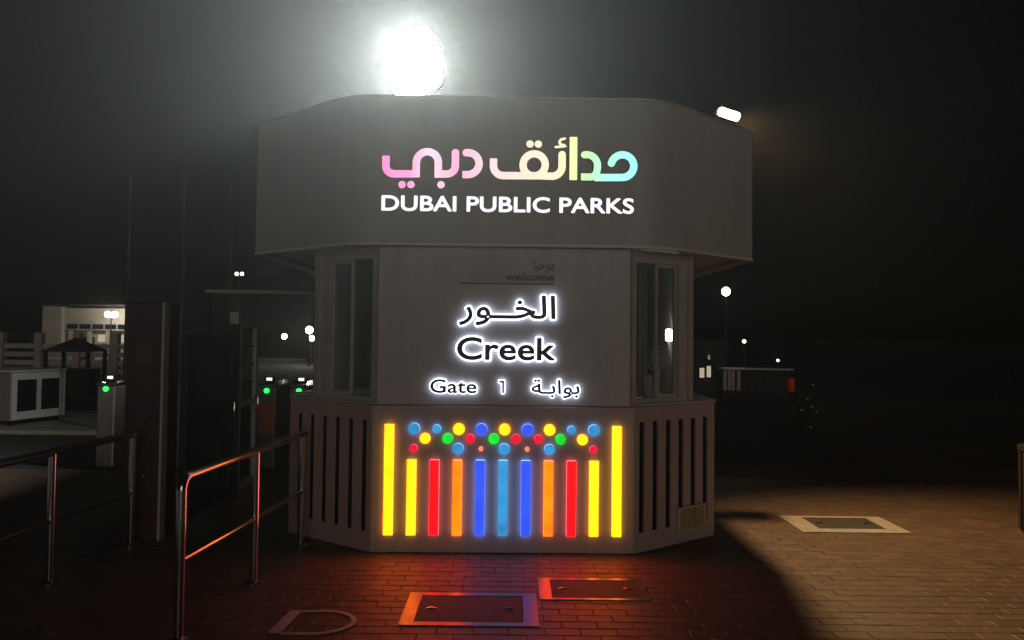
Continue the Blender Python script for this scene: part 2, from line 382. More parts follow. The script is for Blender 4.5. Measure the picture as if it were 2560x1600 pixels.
# upper front board
MB().box(-.955, .955, .004, .07, LEDGE + .004, CB - .002).build('front_panel', 'cladding', K, bevel=.006)
WA, WB = (.957, .03), (1.52, .43)
for s in (-1, 1):
    def pw(t, s=s): return (s * (WA[0] + (WB[0] - WA[0]) * t), WA[1] + (WB[1] - WA[1]) * t)
    z0, z1 = LEDGE + .024, CB - .003; g0, g1, wz0, wz1 = .08, .79, 1.155, 2.215
    fr = MB().slab(pw(0), pw(g0), .07, z0, z1).slab(pw(g0), pw(g1), .07, wz1, z1).slab(pw(g0), pw(g1), .07, z0, wz0).slab(pw(g1), pw(1), .07, z0, z1)
    F = fr.build('window_frame', 'frame_cream', K)
    MB().slab(pw(.0), pw(.07), .03, z0 + .003, z1 - .003, y_off=-.018).build('frame_moulding', 'frame_cream', F)
    MB().slab(pw(.93), pw(1.01), .03, z0 + .003, z1 - .003, y_off=-.018).build('frame_moulding', 'frame_cream', F)
    MB().slab(pw(g0), pw(g1), .006, wz0, wz1, y_off=.045).build('glass_pane', 'window_glass', F)
    # sliding sash: the outer half has a pale frame
    q0, q1 = .44, .785
    MB().slab(pw(q0), pw(q0 + .03), .02, wz0, wz1, y_off=.022).slab(pw(q1 - .025), pw(q1), .02, wz0, wz1, y_off=.022).slab(pw(q0 + .03), pw(q1 - .025), .02, wz0, wz0 + .03, y_off=.022).slab(pw(q0 + .03), pw(q1 - .025), .02, wz1 - .025, wz1, y_off=.022).build('sash', 'frame_cream', F)
    MB().box(*sorted((s * 1.52, s * 1.45)), .50, 2.92, z0, z1).build('side_wall', 'cladding', K)
MB().box(-1.45, 1.45, 2.85, 2.92, LEDGE + .024, CB - .003).build('back_wall', 'curtain', K)
# canopy: straight front, rounded shoulders, angled wings, straight sides
def canopy_outline(off=0):
    half = 2.14 - off; pts = [(1.02, -.055 + off)]
    # rounded shoulder between the front and the wing
    d = Vector((half - 1.18, .79 + .055 - off)); 
    A = Vector((1.02, -.055 + off)); B = Vector((1.18, -.055 + off)); Cc = Vector((half, .79)); D = B + (Cc - B).normalized() * .26
    for k in range(1, 11):
        t = k / 10; pts.append(tuple((1 - t) ** 2 * A + 2 * t * (1 - t) * B + t * t * D))
    pts += [(half, .79), (half, 3.05 - off)]
    left = [(-x, y) for x, y in pts][::-1]
    return left + pts
def ring_prism(o_out, o_in, z0, z1): 
    n = len(o_out); m = MB()
    vs = [(x, y, z0) for x, y in o_out] + [(x, y, z1) for x, y in o_out] + [(x, y, z1) for x, y in o_in] + [(x, y, z0) for x, y in o_in]
    fs = []
    for i in range(n):
        k = (i + 1) % n
        fs += [(i, k, n + k, n + i), (n + i, n + k, 2 * n + k, 2 * n + i), (2 * n + i, 2 * n + k, 3 * n + k, 3 * n + i), (3 * n + i, 3 * n + k, k, i)]
    return m.add(vs, fs)
CAN = ring_prism(canopy_outline(0), canopy_outline(.10), CB, CT).build('canopy', 'canopy_cladding', K)
MB().prism(canopy_outline(.102), CB + .03, CB + .06).build('soffit', 'soffit', CAN)
MB().prism(canopy_outline(.102), CT - .25, CT - .22).build('roof', 'joint', CAN)
ring_prism(canopy_outline(-.008), canopy_outline(.012), CB - .004, CB + .016).build('drip_edge', 'frame_white', CAN)
ring_prism(canopy_outline(-.012), canopy_outline(.115), CT + .001, CT + .02).build('coping', 'pale_metal', CAN)

# coloured light bars and discs standing proud of the base front
C = {'y': 'yellow', 'r': 'red', 'o': 'orange', 'b': 'blue', 'l': 'lightblue', 'g': 'green', 'c': 'crimson', 's': 'salmon'}
PITCHX = .1705; TOP, BOT, MID = fz(1060)-.005, fz(1336)+.01, fz(1148)
bar_parent = bpy.data.objects.get('base_front')
for i, c in enumerate('yyroblboryy'):
    x = (i - 5) * PITCHX; z1 = TOP if i in (0, 10) else MID; n = C[c]; hw = .034
    m = MB()
    m.add([(x - hw, -.035, BOT), (x + hw, -.035, BOT), (x + hw, -.035, z1), (x - hw, -.035, z1)], [(0, 1, 2, 3)], 0)
    m.add([(x - hw, -.035, BOT), (x + hw, -.035, BOT), (x + hw, -.035, z1), (x - hw, -.035, z1), (x - hw, -.001, BOT), (x + hw, -.001, BOT), (x + hw, -.001, z1), (x - hw, -.001, z1)],
          [(0, 4, 5, 1), (1, 5, 6, 2), (2, 6, 7, 3), (3, 7, 4, 0)], 1)
    m.build('light_bar', [n + '_light', n + '_side'], K)
P5 = 1 / 3.559 / 331
rows = [(1072, [(410, 'l', 50), (607, 'l', 37), (804, 'y', 50), (1003, 'b', 50), (1208, 'y', 50), (1411, 'b', 50), (1605, 'y', 49), (1800, 'l', 36), (1998, 'l', 50)]),
        (1095.5, [(507, 'y', 46), (706, 'g', 47), (903, 'c', 41), (1113, 'g', 47), (1310, 'c', 42), (1508, 'c', 40), (1703, 'g', 46), (1896, 'y', 46)]),
        (1120.5, [(407, 'c', 36), (800, 'l', 48), (1000, 's', 20), (1205, 'l', 48), (1408, 's', 20), (1605, 'l', 46), (1993, 'c', 36)])]
for py, items in rows:
    for cx_, c, r_ in items:
        x = (cx_ - 1197) * P5; z = fz(py); r = r_ * P5; n = C[c]; N = 28; m = MB()
        ring = [(x + r * math.cos(2 * math.pi * k / N), z + r * math.sin(2 * math.pi * k / N)) for k in range(N)]
        m.add([(a, -.028, b) for a, b in ring], [tuple(range(N))], 0)
        m.add([(a, -.028, b) for a, b in ring] + [(a, -.001, b) for a, b in ring], [(k, (k + 1) % N, N + (k + 1) % N, N + k) for k in range(N)], 1)
        m.build('light_disc', [n + '_light', n + '_side'], K)
MB().box(2.145, 2.345, 1.50, 1.63, 2.46, 2.56).build('stripe_blocker', 'pale_metal', K, bevel=.006)  # added box, unseen behind the canopy, that shades a stripe onto the paving
# vent grille on the right slotted side
def pr(t, o=0):
    d = Vector((SB[0] - SA[0], SB[1] - SA[1])); nrm = Vector((d.y, -d.x)).normalized(); q = Vector(SA) + d * t + nrm * o; return (q.x, q.y)
vg = MB().slab(pr(.50), pr(.53), .02, .10, .29, y_off=-.021).slab(pr(.83), pr(.86), .02, .10, .29, y_off=-.021).slab(pr(.53), pr(.83), .02, .10, .118, y_off=-.021).slab(pr(.53), pr(.83), .02, .272, .29, y_off=-.021)
VG = vg.build('vent_grille', 'vent_cream', K)
for k in range(9): MB().slab(pr(.545 + k * .0325), pr(.558 + k * .0325), .012, .118, .272, y_off=-.016).build('slat', 'vent_cream', VG)

# things seen behind the kiosk windows
def inside(name, label, cat): return thing(name, label, cat, (-.055, 5.74, LEDGE + .022), R(.8))
m = inside('window_blind', 'grey vertical blind hanging behind the right-hand kiosk window', 'blind')
for k in range(4): MB().box(1.02 + k * .043, 1.055 + k * .043, .52 + (k % 2) * .012, .525 + (k % 2) * .012, .02, 1.12).build('blind_strip', 'curtain', m)
m = inside('window_lamp', 'small lit white lamp standing behind the right-hand kiosk window', 'lamp')
MB().lathe([(.05, 0), (.05, .012), (.008, .02), (.008, .47)], (1.40, .70, 0), 14).build('lamp_stem', 'pale_metal', m, smooth=True)
MB().lathe([(.02, .48), (.028, .49), (.028, .57), (.02, .58)], (1.40, .70, 0), 14).build('lamp_shade', 'shade_lit', m, smooth=True)
m = inside('desk_fan', 'pale round desk fan behind the outer half of the right-hand window', 'fan')
MB().lathe([(.07, 0), (.07, .02), (.014, .04), (.014, .26)], (1.28, .56, 0), 16).build('fan_stand', 'frame_white', m, smooth=True)
f_ = MB()
for r in (.10, .07, .04): f_.tube([(1.28 + r * math.cos(R(a)), .55, .33 + r * math.sin(R(a))) for a in range(0, 361, 15)], .004, 6)
for a in range(0, 360, 30): f_.tube([(1.28, .55, .33), (1.28 + .1 * math.cos(R(a)), .55, .33 + .1 * math.sin(R(a)))], .002, 5)
f_.build('fan_guard', 'frame_white', m)
m = inside('menu_card', 'pale folded card standing behind the right-hand kiosk window', 'card')
MB().add([(1.16, .50, 0), (1.24, .53, 0), (1.22, .53, .20), (1.15, .50, .20), (1.17, .54, 0), (1.25, .57, 0)], [(0, 1, 2, 3), (3, 2, 5, 4)]).build('card_leaf', 'paper', m)
m = inside('paper_tray', 'pale paper tray with sheets behind the left-hand kiosk window', 'tray')
MB().box(-1.34, -1.08, .45, .60, 0, .015).box(-1.34, -1.08, .45, .455, .015, .07).box(-1.34, -1.335, .455, .60, .015, .07).build('tray', 'frame_white', m)
MB().box(-1.32, -1.09, .47, .59, .016, .05).build('paper_stack', 'paper', m)
m = inside('desk_monitor', 'slim pale monitor standing inside the left-hand kiosk window', 'monitor')
MB().box(-1.13, -1.07, .55, .57, .10, .36).build('monitor_panel', 'pale_metal', m, bevel=.004)
MB().box(-1.11, -1.09, .555, .575, 0, .10).build('monitor_foot', 'pale_metal', m)
m = inside('counter_lamp', 'small dim lamp on the counter inside the left-hand kiosk window', 'lamp')
MB().lathe([(.045, 0), (.045, .012), (.008, .02), (.008, .16)], (-1.0, .95, 0), 14).build('lamp_stem', 'pale_metal', m, smooth=True)
MB().lathe([(.05, .16), (.03, .22)], (-1.0, .95, 0), 14).build('lamp_shade', 'lamp_dim', m, smooth=True)
m = inside('card_tray', 'pale oval tray on the left end of the kiosk ledge', 'tray')
MB().lathe([(.07, 0), (.085, .012), (.09, .022), (.08, .018), (.0, .01)], (-1.665, .62, .001), 24).build('tray_dish', 'frame_white', m, smooth=True)

# ------------------------------------------------------------------ signs
def sign(name, label): return thing(name, label, 'sign', (-.055, 5.74, 0), R(.8))
S3 = 1 / (3.27 * 334.5)
def lx(cx): return (cx - 1166) * S3
def lz(cx, cy): return EYE + (840 - 300 - (cy - .016 * (cx - 1166)) / 3.27) / 334.5
LG = sign('park_logo_sign', 'glowing Arabic park logo in pink, peach, yellow, green and cyan on the canopy')
CY0, CY1 = -.088, -.056
def logo(name, strokes, w=61):
    """strokes: lists of crop points (x right, y down), flat flags"""
    conv = [([(lx(a), lz(a, b)) for a, b in p], f0, f1, ww) for p, f0, f1, ww in [(q + (w,))[:4] for q in strokes]]
    allp = np.array([p for s_ in conv for p in s_[0]]); h = .0045
    xs, zs, X, Y = grid(allp[:, 0].min() - .05, allp[:, 0].max() + .05, allp[:, 1].min() - .05, allp[:, 1].max() + .05, h)
    V = None
    for p, f0, f1, ww in conv:
        s_ = sd_stroke(p, ww * S3, X, Y, f0, f1); V = s_ if V is None else np.minimum(V, s_)
    return plate(V, xs, zs, CY0, CY1).build(name, ['logo_gradient', 'frame_white'], LG)
def carc(cx, cy, r, a0, a1, n=18): return [(cx + r * math.cos(R(a0 + (a1 - a0) * i / n)), cy - r * math.sin(R(a0 + (a1 - a0) * i / n))) for i in range(n + 1)]
logo('letter', [([(181, 288), (181, 370)] + carc(249, 370, 68, 180, 270) + [(428, 438)], True, False),
                ([(429, 467), (429, 346)] + carc(519, 346, 90, 180, 0) + [(609, 468)], True, True),
                ([(580, 440), (680, 440)] + carc(680, 372, 68, -90, 0) + [(748, 265)], True, False)])
logo('letter', [([(836, 265), (852, 265)] + carc(852, 355, 90, 90, -90) + [(806, 445)], False, True)])
logo('letter', [([(1060, 312), (1060, 372)] + carc(1142, 372, 82, 180, 270) + [(1440, 456), (1540, 460)] + carc(1540, 378, 82, -90, 0) + [(1622, 282)], True, False),
                (carc(1393, 366, 91, 0, 360, 36), False, False, 60)])
logo('letter', [([(1715, 136), (1715, 492)], True, True)], 63)
logo('letter', [([(1806, 284), (1822, 284)] + carc(1822, 374, 92, 90, 0) + [(1912, 400)] + carc(1850, 408, 60, 0, -80) + [(1778, 466)], False, True)], 58)
logo('letter', [([(1886, 472), (2118, 472)] + carc(2118, 378, 94, -90, 165), True, False)])
for cx_, cy_ in ((315, 526), (387, 526), (633, 528), (1357, 194), (1425, 195)): logo('letter_dot', [([(cx_, cy_), (cx_ + 1, cy_)], False, False)], 60)
logo('hamza', [([(1642, 150), (1612, 156), (1598, 178), (1606, 196), (1636, 204)], False, False, 20), ([(1568, 220), (1648, 212)], False, False, 20)])

CAPH = float(glyph_edges('H')[0][:, :, 1].max())
NS = sign('park_name_sign', 'white glowing capital letters DUBAI PUBLIC PARKS below the coloured logo')
for ch, e in fit(layout('DUBAI PUBLIC PARKS'), -.925, .955, 2.558, .108, CAPH): raised('letter', [e], .004, CY0, CY1, ['name_white', 'frame_white'], NS)
FY0, FY1 = -.040, -.022     # dark faces; the glowing plate sits behind them
def halo_word(parent, sets, bold, rim, h=.004):
    L_ = raised('letter', sets, bold, FY0, FY1, ['letter_dark', 'letter_dark'], parent, h)
    raised('glow_plate', sets, bold + rim, FY1 + .002, -.006, ['halo_white', 'halo_white'], L_, h)
AS = sign('creek_sign_arabic', 'dark Arabic word with white back glow on the kiosk front, above Creek')
lay = fit(layout('\uFEAD\uFEEE\u0640\u0640\uFEA8\uFEDF\uFE8D'), -.340, .378, fz(795.5), .165, .70)
halo_word(AS, [e for _, e in lay], .0045, .011)
CS = sign('creek_sign', 'dark word Creek with white back glow in the middle of the kiosk front')
for ch, e in fit(layout('Creek'), -.350, .376, fz(898.5), .160, CAPH): halo_word(CS, [e], .0055, .012)
GS = sign('gate_sign', 'small dark glowing word Gate left of the numeral on the kiosk front')
for ch, e in fit(layout('Gate'), -.549, -.206, fz(981.8), .096, CAPH): halo_word(GS, [e], .0028, .0075, .0022)
ON = sign('gate_number_sign', 'small dark glowing numeral 1 between the two gate words')
o1 = []
zb, zt = fz(981.8), fz(951)
def strokes_plate(name, strokes, w, grow, y0, y1, mats, parent):
    allp = np.array([p for s_ in strokes for p in s_]); h = .003
    xs, zs, X, Y = grid(allp[:, 0].min() - .05, allp[:, 0].max() + .05, allp[:, 1].min() - .05, allp[:, 1].max() + .05, h)
    V = None
    for p in strokes:
        s_ = sd_stroke(p, w, X, Y, True, True) - grow; V = s_ if V is None else np.minimum(V, s_)
    return plate(V, xs, zs, y0, y1).build(name, mats, parent)
one = [[(-.006, zb), (-.006, zt)], [(-.036, zt - .008), (.001, zt - .008)]]
L_ = strokes_plate('letter', one, .0155, 0, FY0, FY1, ['letter_dark'] * 2, ON)
strokes_plate('glow_plate', one, .0155, .0075, FY1 + .002, -.006, ['halo_white'] * 2, L_)
GA = sign('gate_sign_arabic', 'small dark glowing Arabic word right of the numeral on the kiosk front')
lay = fit(layout('\uFE94\u0640\uFE91\uFE8D\uFEEE\uFE91'), .209, .566, fz(981.8), .098, .70)
halo_word(GA, [e for _, e in lay], .0028, .0075, .0022)
WL = sign('welcome_sign', 'unlit dark grey welcome lettering in Arabic and English with an underline')
for ch, e in fit(layout('welcome'), .005, .372, fz(700), .052, CAPH): raised('letter', [e], .002, -.006, .003, ['letter_grey'] * 2, WL, .003)
raised('letter', [e for _, e in fit(layout('\uFE8E\uFE92\uFEA3\uFEAE\uFEE3'), .214, .372, fz(672), .075, .70)], .001, -.006, .003, ['letter_grey'] * 2, WL, .003)
MB().box(-.343, .374, -.005, .003, fz(711), fz(707.5)).build('underline', 'letter_grey', WL)

# ------------------------------------------------------------------ floodlights on the kiosk roof
def spot(parent, loc, target, power, colr, size, blend, radius):
    l = bpy.data.lights.new('flood_beam', 'SPOT'); l.energy = power; l.color = colr; l.spot_size = R(size); l.spot_blend = blend; l.shadow_soft_size = radius
    o = bpy.data.objects.new('flood_beam', l); col.objects.link(o); o.parent = parent; o.location = loc
    o.rotation_euler = (Vector(target) - Vector(loc)).to_track_quat('-Z', 'Y').to_euler(); return o
def rrect(w, h, r, n=8):
    pts = []
    for cx_, cz_, a in ((w / 2 - r, h / 2 - r, 0), (-w / 2 + r, h / 2 - r, 90), (-w / 2 + r, -h / 2 + r, 180), (w / 2 - r, -h / 2 + r, 270)):
        pts += [(cx_ + r * math.cos(R(a + 90 * k / n)), cz_ + r * math.sin(R(a + 90 * k / n))) for k in range(n + 1)]
    return pts
def flood(name, label, base, head, w, h, r, aim, lens, roll, beam, throw=None):
    """mast from base up to the head; head looks along aim (unit-ish vector)"""
    T = thing(name, label, 'floodlight', base)
    B = Vector(base); H = Vector(head) - B; a = Vector(aim).normalized(); q = a.to_track_quat('-Y', 'Z'); q = q @ Matrix.Rotation(R(roll), 3, 'Y').to_quaternion()
    def put(mb):
        mb.v = [tuple(H + q @ Vector(v)) for v in mb.v]; return mb
    out = rrect(w, h, r); n = len(out)
    hs = MB(); a0 = [(x * 1.003, -.02, z * 1.003) for x, z in out]; a1 = [(x * 1.003, .05, z * 1.003) for x, z in out]; a2 = [(x * .6, .09, z * .6) for x, z in out]
    ai = [(x, -.02, z) for x, z in out]; aj = [(x, .0, z) for x, z in out]
    hs.add(ai + a0 + a1 + a2 + aj, [(k, (k + 1) % n, n + (k + 1) % n, n + k) for k in range(n)] + [(n + k, n + (k + 1) % n, 2 * n + (k + 1) % n, 2 * n + k) for k in range(n)] +
           [(2 * n + k, 2 * n + (k + 1) % n, 3 * n + (k + 1) % n, 3 * n + k) for k in range(n)] + [tuple(3 * n + k for k in range(n))] + [(k, (k + 1) % n, 4 * n + (k + 1) % n, 4 * n + k) for k in range(n)])
    put(hs).build('housing', 'pale_metal', T)
    ln = MB(); rg = [[(x * f, yy, z * f) for x, z in out] for f, yy in ((1, -.022), (.9, -.04), (.6, -.06), (.3, -.068))]
    ln.add([p for q_ in rg for p in q_], [(i_ * n + k, i_ * n + (k + 1) % n, (i_ + 1) * n + (k + 1) % n, (i_ + 1) * n + k) for i_ in range(3) for k in range(n)] + [tuple(3 * n + k for k in range(n))])
    put(ln).build('lens', lens, T)
    fins = MB()
    for k in range(-3, 4): fins.box(k * w * .08 - .006, k * w * .08 + .006, .08, .18, -h * .32, h * .32)
    put(fins).build('heat_sink', 'grey_metal', T)
    yk = MB().tube([(-w * .3, .08, 0), (-w * .3, .20, -h * .2), (-w * .2, .22, -h * .4), (w * .2, .22, -h * .4), (w * .3, .20, -h * .2), (w * .3, .08, 0)], .012, 8)
    put(yk).build('yoke', 'dark_metal', T)
    foot = H + q @ Vector((0, .22, -h * .4))
    MB().tube([(0, 0, 0), (0, 0, max(.05, foot.z * .5)), (foot.x, foot.y, foot.z)], .03, 10).build('mast', 'dark_metal', T, smooth=True)
    MB().box(-.1, .1, -.1, .1, -.002, .012).build('base_plate', 'dark_metal', T)
    if beam: spot(T, H + q @ Vector((0, -.13, 0)), H + Vector(throw or aim) * 5, *beam)
ROOFZ = CT - .218
flood('roof_floodlight', 'large dazzling white floodlight on the kiosk roof above the coloured logo', (-1.08, 8.05, ROOFZ), (-1.04, 7.8, 4.44), .66, .70, .27,
      (-.50, -1, -.10), 'flood_lens', -16, None)
flood('corner_floodlight', 'small warm white floodlight at the right corner of the kiosk canopy', (1.85, 8.0, ROOFZ), (2.16, 7.6, 3.89), .235, .085, .03,
      (.10, -.95, -.30), 'led_lens', 14, (820, (1, .62, .27), 100, .9, .075), (.40, -.60, -.80))

# ------------------------------------------------------------------ railings
def railing(name, label, posts, zt, zm, ext0, ext1):
    T = thing(name, label, 'railing', (posts[0][0], posts[0][1], 0)); ox, oy = posts[0]
    P = [(x - ox, y - oy) for x, y in posts]; d = (Vector(P[-1]) - Vector(P[0])).normalized()
    a = Vector(P[0]) - d * ext0; b = Vector(P[-1]) + d * ext1
    r = .0265
    if ext0 == 0:   # rounded elbow down into the first post
        el = [(a.x, a.y, .02)] + [(a.x, a.y, zt - .07)] + [(a.x + d.x * .07 * (1 - math.cos(R(k * 15))), a.y + d.y * .07 * (1 - math.cos(R(k * 15))), zt - .07 + .07 * math.sin(R(k * 15))) for k in range(1, 7)] + [(b.x, b.y, zt)]
        MB().tube(el, r, 16).build('handrail', 'steel', T, smooth=True)
    else: MB().tube([(a.x, a.y, zt), (b.x, b.y, zt)], r, 16).build('handrail', 'steel', T, smooth=True)
    MB().tube([(a.x, a.y, zm), (b.x, b.y, zm)], .0165, 12).build('mid_rail', 'steel', T, smooth=True)
    for k, (x, y) in enumerate(P):
        if not (ext0 == 0 and k == 0): MB().tube([(x, y, 0.01), (x, y, zt - .01)], .0255, 14).build('post', 'steel', T, smooth=True)
        MB().lathe([(.055, 0), (.055, .008), (.034, .02), (.024, .022)], (x, y, .003), 20).build('post_flange', 'steel', T, smooth=True)
railing('steel_railing', 'polished steel railing with elbow end running from the foreground to the kiosk', [(-1.746, 4.07), (-1.667, 5.01), (-1.596, 5.86)], .86, .42, 0, .06)
railing('steel_railing', 'polished steel railing at the left edge ending at the dark gate pillar', [(-3.045, 4.0), (-2.965, 4.955), (-2.89, 5.85)], .845, .40, .7, .12)

# ------------------------------------------------------------------ gate
G = thing('gate_pillar', 'dark maroon gate pillar with its glare-lit edge painted pale at the end of the left railing', 'pillar', (-2.89, 6.15, 0))
MB().box(-.15, .13, -.15, .15, 0, 1.86).build('pillar_shaft', 'gate_maroon', G, bevel=.008)
MB().box(.131, .15, -.152, -.06, .0, 1.87).build('glare_strip', 'pale_metal', G)  # pale strip stands in for glare on the side face of the pillar
MB().box(-.16, .128, -.16, .16, 1.862, 1.885).build('cap', 'dark_metal', G, bevel=.004)
MB().box(-.06, .06, -.162, -.151, 1.38, 1.54).build('plaque', 'plaque_brown', G)
MB().tube([(.02, -.151, .93), (.02, -.19, .93), (.06, -.195, .90)], .009, 8).build('latch', 'steel', G, smooth=True)
MB().lathe([(.012, 0), (.012, .02), (.004, .022)], (.02, -.165, .50), 12).build('knob', 'steel', G, smooth=True)
def leaf(name, label, y0, y1, H, frame, grid_up):
    T = thing(name, label, 'gate', (-2.74, y0, 0)); D = y1 - y0
    F = MB().box(-.03, .03, 0, .06, .06, H).box(-.03, .03, D - .06, D, .06, H).box(-.03, .03, .06, D - .06, H - .06, H).box(-.028, .028, .06, D - .06, .06, .14).box(-.028, .028, .06, D - .06, .88, .94)
    F.build('gate_frame', frame, T)
    n = int((D - .12) / .075)
    for k in range(1, n): MB().box(-.011, .011, .06 + (D - .12) * k / n - .011, .06 + (D - .12) * k / n + .011, .14, .88).build('bar', 'dark_metal', T)
    if grid_up:
        for k in range(1, 4): MB().box(-.008, .008, .06, D - .06, .94 + (H - 1.0) * k / 4 - .008, .94 + (H - 1.0) * k / 4 + .008).build('cross_bar', 'dark_metal', T)
        for k in range(1, 6): MB().box(-.006, .006, .06 + (D - .12) * k / 6 - .006, .06 + (D - .12) * k / 6 + .006, .94, H - .06).build('upright_bar', 'dark_metal', T)
    else: MB().box(-.012, .012, .06, D - .06, .94, H - .06).build('sheet_panel', 'gate_maroon', T)
    MB().tube([(.03, D - .1, .82), (.07, D - .1, .82), (.07, D - .1, .96), (.03, D - .1, .96)], .009, 8).build('handle', 'steel', T, smooth=True)
leaf('gate_leaf', 'open dark gate leaf with solid upper panel and bars below, next to the pillar', 6.38, 7.46, 1.62, 'dark_metal', False)
leaf('gate_leaf', 'open gate leaf with a pale frame and grid top, behind the dark leaf', 7.60, 8.14, 1.74, 'pale_metal', True)
MB_ = thing('gate_post', 'slim gate post with pale top between the two open gate leaves', 'post', (-2.74, 7.54, 0))
MB().box(-.035, .035, -.035, .035, 0, 1.80).build('post_shaft', 'dark_metal', MB_); MB().box(-.042, .042, -.042, .042, 1.72, 1.84).build('post_cap', 'pale_metal', MB_, bevel=.008)
BM = thing('overhead_beam', 'thin pale overhead beam spanning from the gate post to the kiosk', 'beam', (-2.74, 7.9, 0))
MB().tube([(-.45, 0, 2.06), (1.10, 0, 2.06)], .022, 10).build('beam_tube', 'pale_metal', BM, smooth=True)
MB().tube([(-.40, 0, 0), (-.40, 0, 2.05)], .02, 10).build('beam_leg', 'dark_metal', BM, smooth=True)
for k, (x, w_) in enumerate(((-6.08, 'leftmost'), (-5.22, 'middle'), (-4.46, 'rightmost'))):
    T = thing('bare_pole', f'tall bare grey pole behind the gate, {w_} of three', 'pole', (x, 12, 0), 0, 'bare poles behind the gate')
    MB().tube([(0, 0, 0), (0, 0, 2.2), (0, 0, 4.1)], [.04, .03, .02], 10).build('pole_shaft', 'dark_metal', T, smooth=True)
    MB().lathe([(.02, 0), (.04, .03), (.02, .06)], (0, 0, 4.1), 10).build('finial', 'dark_metal', T, smooth=True)
    MB().lathe([(.12, 0), (.12, .03), (.06, .05)], (0, 0, 0), 14).build('pole_base', 'grey_metal', T, smooth=True)

# ------------------------------------------------------------------ turnstiles
for k, (x, where, flap) in enumerate(((-4.89, 'left of the gate pillar', 0), (-3.92, 'seen through the gate leaf bars', 0), (-2.95, 'with orange flap, right of the gate leaves', 1), (-2.56, 'nearest to the kiosk', 0))):
    T = thing('turnstile', f'metal turnstile with green arrow light, {where}', 'turnstile', (x, 9.2, 0), 0, 'turnstiles at the gate')
    MB().box(-.11, .11, 0, 1.1, .0, .98).build('cabinet', 'turnstile_steel', T, bevel=.02)
    MB().box(-.12, .12, -.01, 1.11, .985, 1.01).build('cabinet_top', 'steel', T, bevel=.006)
    MB().box(-.055, .055, .10, .14, 1.011, 1.035).box(-.06, .06, .09, .13, 1.035, 1.10).build('reader_head', 'black_plastic', T)
    MB().add([(-.035, .088, 1.055), (.035, .088, 1.055), (.035, .088, 1.09), (-.035, .088, 1.09)], [(0, 1, 2, 3)]).build('reader_screen', 'screen_white', T)
    MB().tube([(0, -.001, .94), (0, -.014, .94)], .03, 16).build('arrow_light', 'green_arrow', T)
    if flap: MB().box(-.09, .09, -.035, -.004, .42, .80).build('orange_flap', 'orange_plastic', T, bevel=.015)
    MB().tube([(.11, .5, .62), (.42, .45, .60)], .016, 8).build('barrier_arm', 'steel', T, smooth=True)

# ------------------------------------------------------------------ left background
T = thing('utility_cabinet', 'low grey cabinet with a white framed double glass door at the left edge', 'cabinet', (-8.75, 12.9, .025))
MB().box(-1.4, .36, 0, 1.05, .08, .90).build('cabinet_body', 'cabinet_grey', T, bevel=.01)
for lx_ in (-1.3, -.4, .3):
    for ly in (.08, .95): MB().box(lx_ - .03, lx_ + .03, ly - .03, ly + .03, -.002, .08).build('foot', 'dark_metal', T)
MB().box(-1.43, .39, -.03, 1.08, .902, .93).build('cabinet_lid', 'frame_white', T, bevel=.008)
dr = MB(); X_ = .40
for y0_, y1_, z0_, z1_ in ((.0, .09, .10, .89), (.96, 1.05, .10, .89), (.49, .56, .23, .77), (.09, .96, .10, .23), (.09, .96, .77, .89)): dr.box(.362, X_, y0_, y1_, z0_, z1_)
DR = dr.build('door_frame', 'frame_white', T)
for y0_, y1_ in ((.09, .49), (.56, .96)): MB().box(.364, .372, y0_, y1_, .23, .77).build('door_pane', 'dark_glass', DR)
MB().tube([(.40, .54, .45), (.43, .54, .45), (.43, .54, .55), (.40, .54, .55)], .01, 8).build('door_handle', 'steel', DR, smooth=True)
# turn it so that the glazed end shows to the camera
T.rotation_euler = (0, 0, R(-16))

T = thing('gate_building', 'beige two-storey entrance building at far left with a dark window band', 'building', (-25.1, 45, -.05))
MB().box(-2.6, 2.5, .6, 6, 0, 3.1).build('wall', 'wall_beige', T)
MB().box(-2.7, -1.55, .0, .598, 0, 3.14).build('corner_pier', 'wall_beige', T)
MB().box(-1.549, 2.5, .25, .597, 1.75, 3.06).build('upper_storey', 'wall_beige', T)
MB().box(-2.75, 2.6, -.05, 6.1, 3.142, 3.30).build('roof_slab', 'roof_dark', T)
for k in range(5):
    F = MB().box(-1.4 + k * .76, -.72 + k * .76, .235, .249, 1.50 + .32, 2.12).build('window', 'roof_dark', T); MB().box(-1.36 + k * .76, -.76 + k * .76, .228, .234, 1.86, 2.08).build('pane', 'dark_glass', F)
for k in range(4): MB().box(-1.3 + k * 1.1, -1.1 + k * 1.1, .3, .5, 0, 1.745).build('column', 'wall_beige', T)
for k, (a_, b_) in enumerate(((.3, .95), (1.15, 1.5), (1.6, 2.0))): MB().box(a_, b_, .585, .597, 1.05, 1.5).build('lit_pane', 'lit_window', T)
MB().box(-.9, .1, .58, .598, 0, 1.35).build('doorway', 'roof_dark', T)
T = thing('pointed_shelter', 'small dark shelter with pointed roof in front of the far beige building', 'shelter', (-11.45, 20, -.05))
MB().add([(-.65, -.5, 1.15), (.65, -.5, 1.15), (.65, .5, 1.15), (-.65, .5, 1.15), (0, 0, 1.52)], [(0, 1, 4), (1, 2, 4), (2, 3, 4), (3, 0, 4), (3, 2, 1, 0)]).build('roof', 'roof_dark', T)
for sx in (-.55, .55):
    for sy in (-.4, .4): MB().box(sx - .04, sx + .04, sy - .04, sy + .04, 0, 1.148).build('post', 'dark_metal', T)
MB().box(-.5, .5, -.3, .3, 0, .7).build('counter', 'dark_metal', T)
T = thing('far_fence', 'pale horizontal fence with square posts behind the grey cabinet', 'fence', (-17.5, 24, -.05))
for k in range(7): MB().box(-2.3 + k * 1.2, -2.08 + k * 1.2, -.11, .11, 0, 1.62).build('fence_post', 'wall_beige', T)
